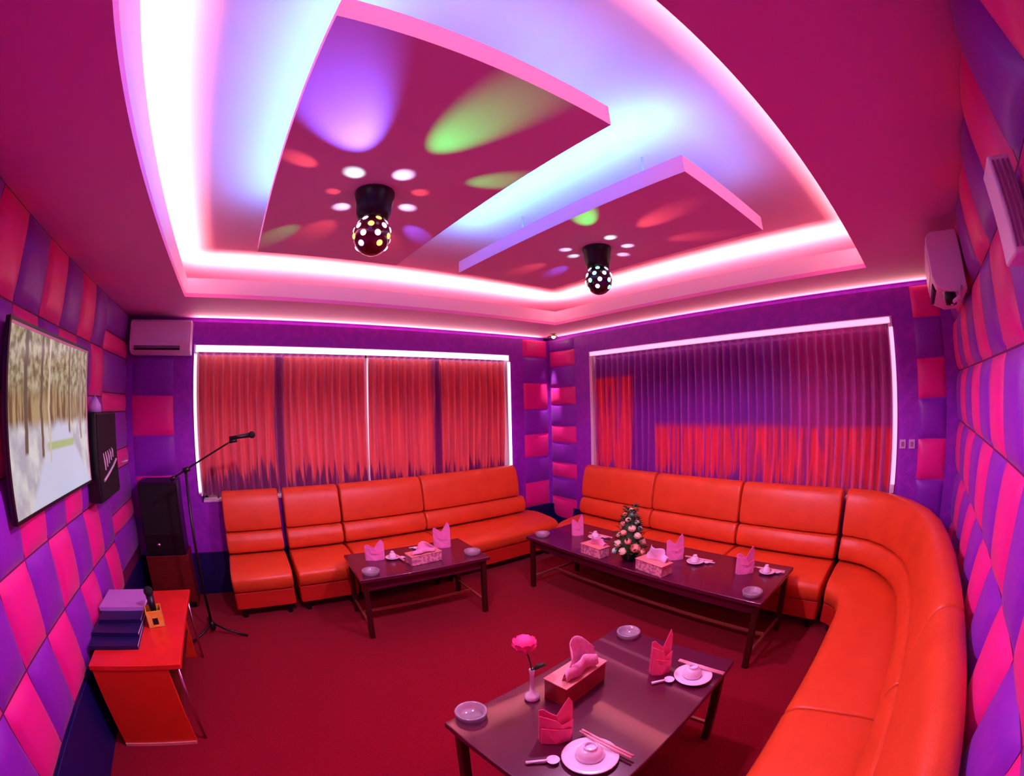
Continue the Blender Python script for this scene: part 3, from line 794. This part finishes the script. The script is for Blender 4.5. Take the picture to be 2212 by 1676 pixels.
# corner spot lamp
t = thing('corner_spotlight', 'small bright spotlight under the ceiling in the room corner', 'lamp', (-.15, -.28, H))
link('housing', lathe([(0, -.03), (.028, -.03), (.034, 0), (0, 0)], 20), M['rail'], t, smooth=True)
link('bulb', lathe([(0, -.062), (.020, -.052), (.026, -.03), (0, -.03)], 16), glow('spot_bulb', (1, .75, .4), 12), t, smooth=True)
for k in range(3):
    a = k*2.1+.4; link('bracket_arm', tube(bmesh.new(), [(0, 0, -.02), (.06*math.cos(a), .06*math.sin(a), -.035), (.08*math.cos(a), .08*math.sin(a), -.05)], .006, 8), M['brownwood'], t)
L = bpy.data.lights.new('corner_spot', 'SPOT'); L.energy = 90; L.color = (1, .50, .68); L.spot_size = .42; L.spot_blend = .9; L.shadow_soft_size = .02
o = bpy.data.objects.new('corner_spot', L); COL.objects.link(o); o.location = (-.16, -.12, H-.06); o.rotation_euler = Vector((.13, .02, -1)).to_track_quat('-Z', 'Y').to_euler()

# ------------------------------------------------------------------ air conditioners
def split_ac(label, w, d, h, loc, rot):
    t = thing('air_conditioner', label, 'air conditioner', loc, rot, None)   # local: back at y=0, front towards -y
    bm = bmesh.new()
    pr = [(0, 0), (0, h), (-d*.80, h), (-d*.95, h*.93), (-d, h*.80), (-d, h*.28), (-d*.90, h*.10), (-d*.55, 0)]
    a = [bm.verts.new((-w/2, y, z)) for y, z in pr]; b = [bm.verts.new((w/2, y, z)) for y, z in pr]
    n = len(pr)
    for i in range(n): bm.faces.new((a[i], a[(i+1) % n], b[(i+1) % n], b[i]))
    bm.faces.new(a); bm.faces.new(b)
    link('housing', bm, M['acwhite'], t, bevel=.008)
    link('front_panel', B(-w/2+.02, w/2-.02, -d-.005, -d+.004, h*.34, h*.80), M['acwhite'], t, bevel=.003)
    link('air_outlet', B(-w/2+.05, w/2-.10, -d*.97-.004, -d*.70, h*.10, h*.22), M['black'], t)
    bm = bmesh.new(); box(bm, -w/2+.05, w/2-.10, -d*.99-.004, -d*.97-.002, h*.16, h*.20); link('louver', bm, M['acgrey'], t)
    return t
split_ac('white air conditioner high on the back wall beside the red curtain', .60, .20, .30, (-4.49, 0, 2.235), 0)
t = split_ac('pinkish air conditioner high on the right side wall, seen from its end', .55, .19, .30, (-1.13, -LB+.046, 2.215), PI)
link('pipe', tube(bmesh.new(), [(.28, -.04, .02), (.30, -.05, -.03), (.25, -.10, -.05), (.23, -.13, -.02), (.235, -.13, .01)], .012, 8), M['acwhite'], t, smooth=True)
link('drain_plug', lathe([(0, -.06), (.03, -.055), (.035, -.02), (.03, .005), (0, .005)], 14, c=(.24, -.10, 0)), M['black'], t, smooth=True)
# slatted unit nearer the camera
t = thing('wall_vent', 'pale slatted box high on the right side wall, cut off by the photo edge', 'vent', (-2.68, -LB+.046, 2.03), 0)
link('housing', B(-.06, .06, 0, .06, 0, .215), M['acwhite'], t, bevel=.008, seg=3)
bm = bmesh.new()
for i in range(4):
    y = .004+i*.014; box(bm, -.066, -.058, y, y+.006, .015, .20)
link('slats', bm, M['acgrey'], t)

# ------------------------------------------------------------------ television
TVX = -4.764
t = thing('television', 'flat screen television showing a snowy avenue of trees', 'television', (-LA, -1.97, 1.335))
link('body', B(.070, .093, -.56, .56, 0, .79), M['black'], t, bevel=.006)
link('wall_bracket', B(0.047, .072, -.15, .15, .25, .55), M['black'], t)
bm = bmesh.new()
x = .0945; uv = bm.loops.layers.uv.new('UVMap')
v = [bm.verts.new(p) for p in ((x, -.545, .015), (x, .545, .015), (x, .545, .775), (x, -.545, .775))]
f = bm.faces.new(v)
for l, q in zip(f.loops, ((0, 0), (1, 0), (1, 1), (0, 1))): l[uv].uv = q
me = bpy.data.meshes.new('screen'); bm.to_mesh(me); bm.free(); me.materials.append(M['screen']); o = bpy.data.objects.new('screen', me); COL.objects.link(o); o.parent = t
bm = bmesh.new()
for a in ((-.56, .56, .775, .79), (-.56, .56, 0, .015), (-.56, -.545, .015, .775), (.545, .56, .015, .775)): box(bm, .093, .099, a[0], a[1], a[2], a[3])
link('bezel', bm, M['black'], t)
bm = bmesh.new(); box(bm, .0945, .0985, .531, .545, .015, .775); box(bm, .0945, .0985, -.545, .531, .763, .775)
link('edge_reflection', bm, mat('pale_pink_reflection', (.9, .6, .72), .3), t)  # pale strips paint a reflection along the screen's top and right edges
# snow road shapes on the picture: thin raised pixels belong to the screen itself
# ------------------------------------------------------------------ wall speaker right of the television
t = thing('wall_speaker', 'black wall speaker with white curved marks, right of the television', 'speaker', (-LA+.0, -1.12, 1.19), 0)
link('cabinet', B(.05, .14, -.25, .25, 0, .56), M['black'], t, bevel=.01)
link('grille', B(.138, .144, -.235, .235, .02, .545), M['blackmatte'], t)
X_ = .146
bm = bmesh.new(); tube(bm, [(X_, -.16, .13), (X_, -.03, .16), (X_, .10, .195), (X_, .19, .23)], .009, 6); link('white_line', bm, M['logo'], t)
for k in range(5):
    y = -.10+k*.052; z = .19+k*.016
    link('white_mark', tube(bmesh.new(), [(X_, y, z), (X_, y-.010, z+.05), (X_, y-.030, z+.11-.012*k)], [.005, .008, .004], 6), M['logo'], t)
link('white_mark', B(.143, .147, .02, .13, .085, .11), M['logo'], t)
link('pink_oval', lathe([(0, 0), (.026, 0), (.026, .002), (0, .003)], 16), mat('dull_pink_print', (.45, .12, .25), .6), t)
t.children[-1].location = (.144, .03, .37); t.children[-1].rotation_euler = (0, PI/2, 0)
link('top_light', lathe([(0, 0), (.045, 0), (.045, .04), (.025, .075), (0, .105)], 16, c=(.095, -.12, .56)), mat('lilac_plastic_dome', (.60, .38, .85), .4), t, smooth=True)
link('wall_bracket', B(.046, .06, -.05, .05, .15, .3), M['black'], t)

# ------------------------------------------------------------------ floor speaker on its stand
t = thing('speaker_stand', 'dark red-brown wooden box under the tall black speaker', 'stand', (-4.53, -.16, 0))
link('box', B(-.21, .21, -.14, .13, 0, .50), M['brownwood'], t, bevel=.006)
link('plinth', B(-.19, .19, -.15, -.14, 0, .05), M['black'], t)
t = thing('floor_speaker', 'tall black speaker cabinet against the back wall left of the curtain', 'speaker', (-4.53, -.17, .50))
link('cabinet', B(-.19, .19, -.13, .14, 0, .65), M['black'], t, bevel=.008)
link('grille', B(-.17, .17, -.138, -.129, .19, .62), M['blackmatte'], t)
link('tweeter', lathe([(0, 0), (.022, 0), (.018, .012), (0, .016)], 16), M['steel'], t, smooth=True)
t.children[-1].location = (.06, -.131, .14); t.children[-1].rotation_euler = (PI/2, 0, 0)
link('control_knob', lathe([(0, 0), (.03, 0), (.028, .01), (0, .01)], 20), M['black'], t); t.children[-1].location = (-.06, -.131, .10); t.children[-1].rotation_euler = (PI/2, 0, 0)

# ------------------------------------------------------------------ desk
t = thing('desk', 'low orange-red side cabinet under the television wall', 'cabinet', (-4.50, -1.68, 0))
link('top', B(-.275, .265, -.50, .50, .505, .535), M['woodred'], t, bevel=.004)
link('side_panel', B(-.265, .185, -.495, -.470, .0, .505), M['woodredside'], t, bevel=.003)
link('side_panel', B(-.265, .185, .470, .495, .0, .505), M['woodredside'], t, bevel=.003)
link('back_panel', B(-.265, -.245, -.47, .47, .0, .505), M['black'], t)
link('shelf', B(-.245, .175, -.47, .47, .22, .24), M['brownwood'], t)
link('edge_strip', B(-.262, .182, -.505, -.496, 0.0, .018), M['edge'], t)
link('front_leg', tube(bmesh.new(), [(.235, -.46, 0), (.235, -.46, .505)], .009, 10), M['steel'], t, smooth=True)
link('front_leg', tube(bmesh.new(), [(.235, .46, 0), (.235, .46, .505)], .009, 10), M['steel'], t, smooth=True)
# binders
zz = .535
bl = ['navy song binder at the bottom of the stack on the cabinet', 'navy song binder, second from the bottom of the stack on the cabinet', 'dark purple song binder just under the lilac one on the cabinet', 'lilac song binder on top of the stack on the cabinet']
for i in range(4):
    x0, x1 = ((-4.81, -4.50), (-4.80, -4.495), (-4.79, -4.50), (-4.80, -4.49))[i]
    y0, y1 = ((-2.01, -1.45), (-1.90, -1.42), (-1.78, -1.40), (-1.66, -1.38))[i]
    th = .024
    t = thing('song_binder', bl[i], 'binder', ((x0+x1)/2, (y0+y1)/2, zz), (.02, -.02, .015, -.01)[i], 'song binders on the cabinet')
    a, b = (x1-x0)/2, (y1-y0)/2
    bm = B(-a, a, -b, b, 0, .003); box(bm, -a, a, -b, b, th-.003, th); box(bm, -a, a, -b-.003, -b, 0, th)
    link('cover', bm, M['binderlilac'] if i == 3 else M['bindernavy'], t)
    link('pages', B(-a+.006, a-.006, -b+.004, b-.006, .003, th-.003), M['page'], t)
    zz += th
# yellow cup holding a black microphone
t = thing('yellow_holder', 'yellow square holder with an open top standing on the cabinet', 'holder', (-4.42, -1.70, .535), .2)
bm = bmesh.new(); a = .052
box(bm, -a, a, -a, a, 0, .006); box(bm, -a, a, -a, -a+.006, 0, .105); box(bm, -a, a, a-.006, a, 0, .105); box(bm, -a, -a+.006, -a, a, 0, .105); box(bm, a-.006, a, -a, a, 0, .105)
link('cup', bm, M['yellow'], t, bevel=.002)
link('label', B(-.018, .018, -a-.0015, -a-.0002, .02, .06), M['black'], t)
t = thing('microphone', 'black handheld microphone standing in the yellow holder', 'microphone', (-4.42, -1.695, .542))
link('handle', tube(bmesh.new(), [(0, 0, 0), (0.0, 0.005, .10), (-.004, .012, .17)], [.018, .022, .026], 14), M['black'], t, smooth=True)
bm = bmesh.new(); bmesh.ops.create_uvsphere(bm, u_segments=16, v_segments=10, radius=.032, matrix=Matrix.Translation((-.005, .014, .195))); link('head', bm, M['blackmatte'], t, smooth=True)

# ------------------------------------------------------------------ microphone stand
MX, MY = -4.17, -.86
t = thing('microphone_stand', 'black boom microphone stand between the cabinet and the back sofa', 'microphone stand', (MX, MY, 0))
link('pole', tube(bmesh.new(), [(0, 0, .05), (0, 0, 1.33)], .011, 12), M['black'], t, smooth=True)
link('hub', lathe([(0, .04), (.02, .04), (.03, .06), (.026, .10), (.012, .12), (0, .12)], 16), M['black'], t, smooth=True)
for k in range(3):
    a = YAW-PI/2+.3+k*2*PI/3
    link('leg', tube(bmesh.new(), [(0, 0, .105), (.12*math.cos(a), .12*math.sin(a), .05), (.30*math.cos(a), .30*math.sin(a), .008)], .009, 8), M['black'], t, smooth=True)
e = Vector((.62, 0.02, 1.60))
link('clutch', tube(bmesh.new(), [(-.02, 0, 1.315), (.03, 0, 1.335)], .02, 12), M['black'], t, smooth=True)
link('boom', tube(bmesh.new(), [(-.10, 0, 1.27), (0, 0, 1.325), (.33, .01, 1.50), (.40, .012, 1.535)], .007, 10), M['black'], t, smooth=True)
link('counterweight', tube(bmesh.new(), [(-.13, 0, 1.255), (-.09, 0, 1.275)], .016, 12), M['black'], t, smooth=True)
link('mic_clip', tube(bmesh.new(), [(.36, .012, 1.52), (.42, .012, 1.53)], .014, 10), M['black'], t, smooth=True)
t = thing('microphone', 'black microphone clipped to the end of the boom stand in front of the curtain', 'microphone', (MX+.36, MY+.012, 1.545), 0)
link('handle', tube(bmesh.new(), [(0, 0, 0), (.16, .0, .02)], [.012, .019], 14), M['black'], t, smooth=True)
bm = bmesh.new(); bmesh.ops.create_uvsphere(bm, u_segments=16, v_segments=10, radius=.027, matrix=Matrix.Translation((.18, 0, .022))); link('head', bm, M['blackmatte'], t, smooth=True)

# ------------------------------------------------------------------ switches
for y, lb in ((-4.133, 'small white wall switch on the purple wall, beside the curtain'), (-4.214, 'small white wall switch on the purple wall, beside the padded column')):
    t = thing('wall_switch', lb, 'switch', (-.0, y, 1.36), 0, 'wall switches by the right window')
    link('plate', B(-.010, 0, -.027, .027, -.035, .035), M['switch'], t, bevel=.003)
    link('rocker', B(-.014, -.0095, -.012, .012, -.018, .018), M['acgrey'], t, bevel=.002)
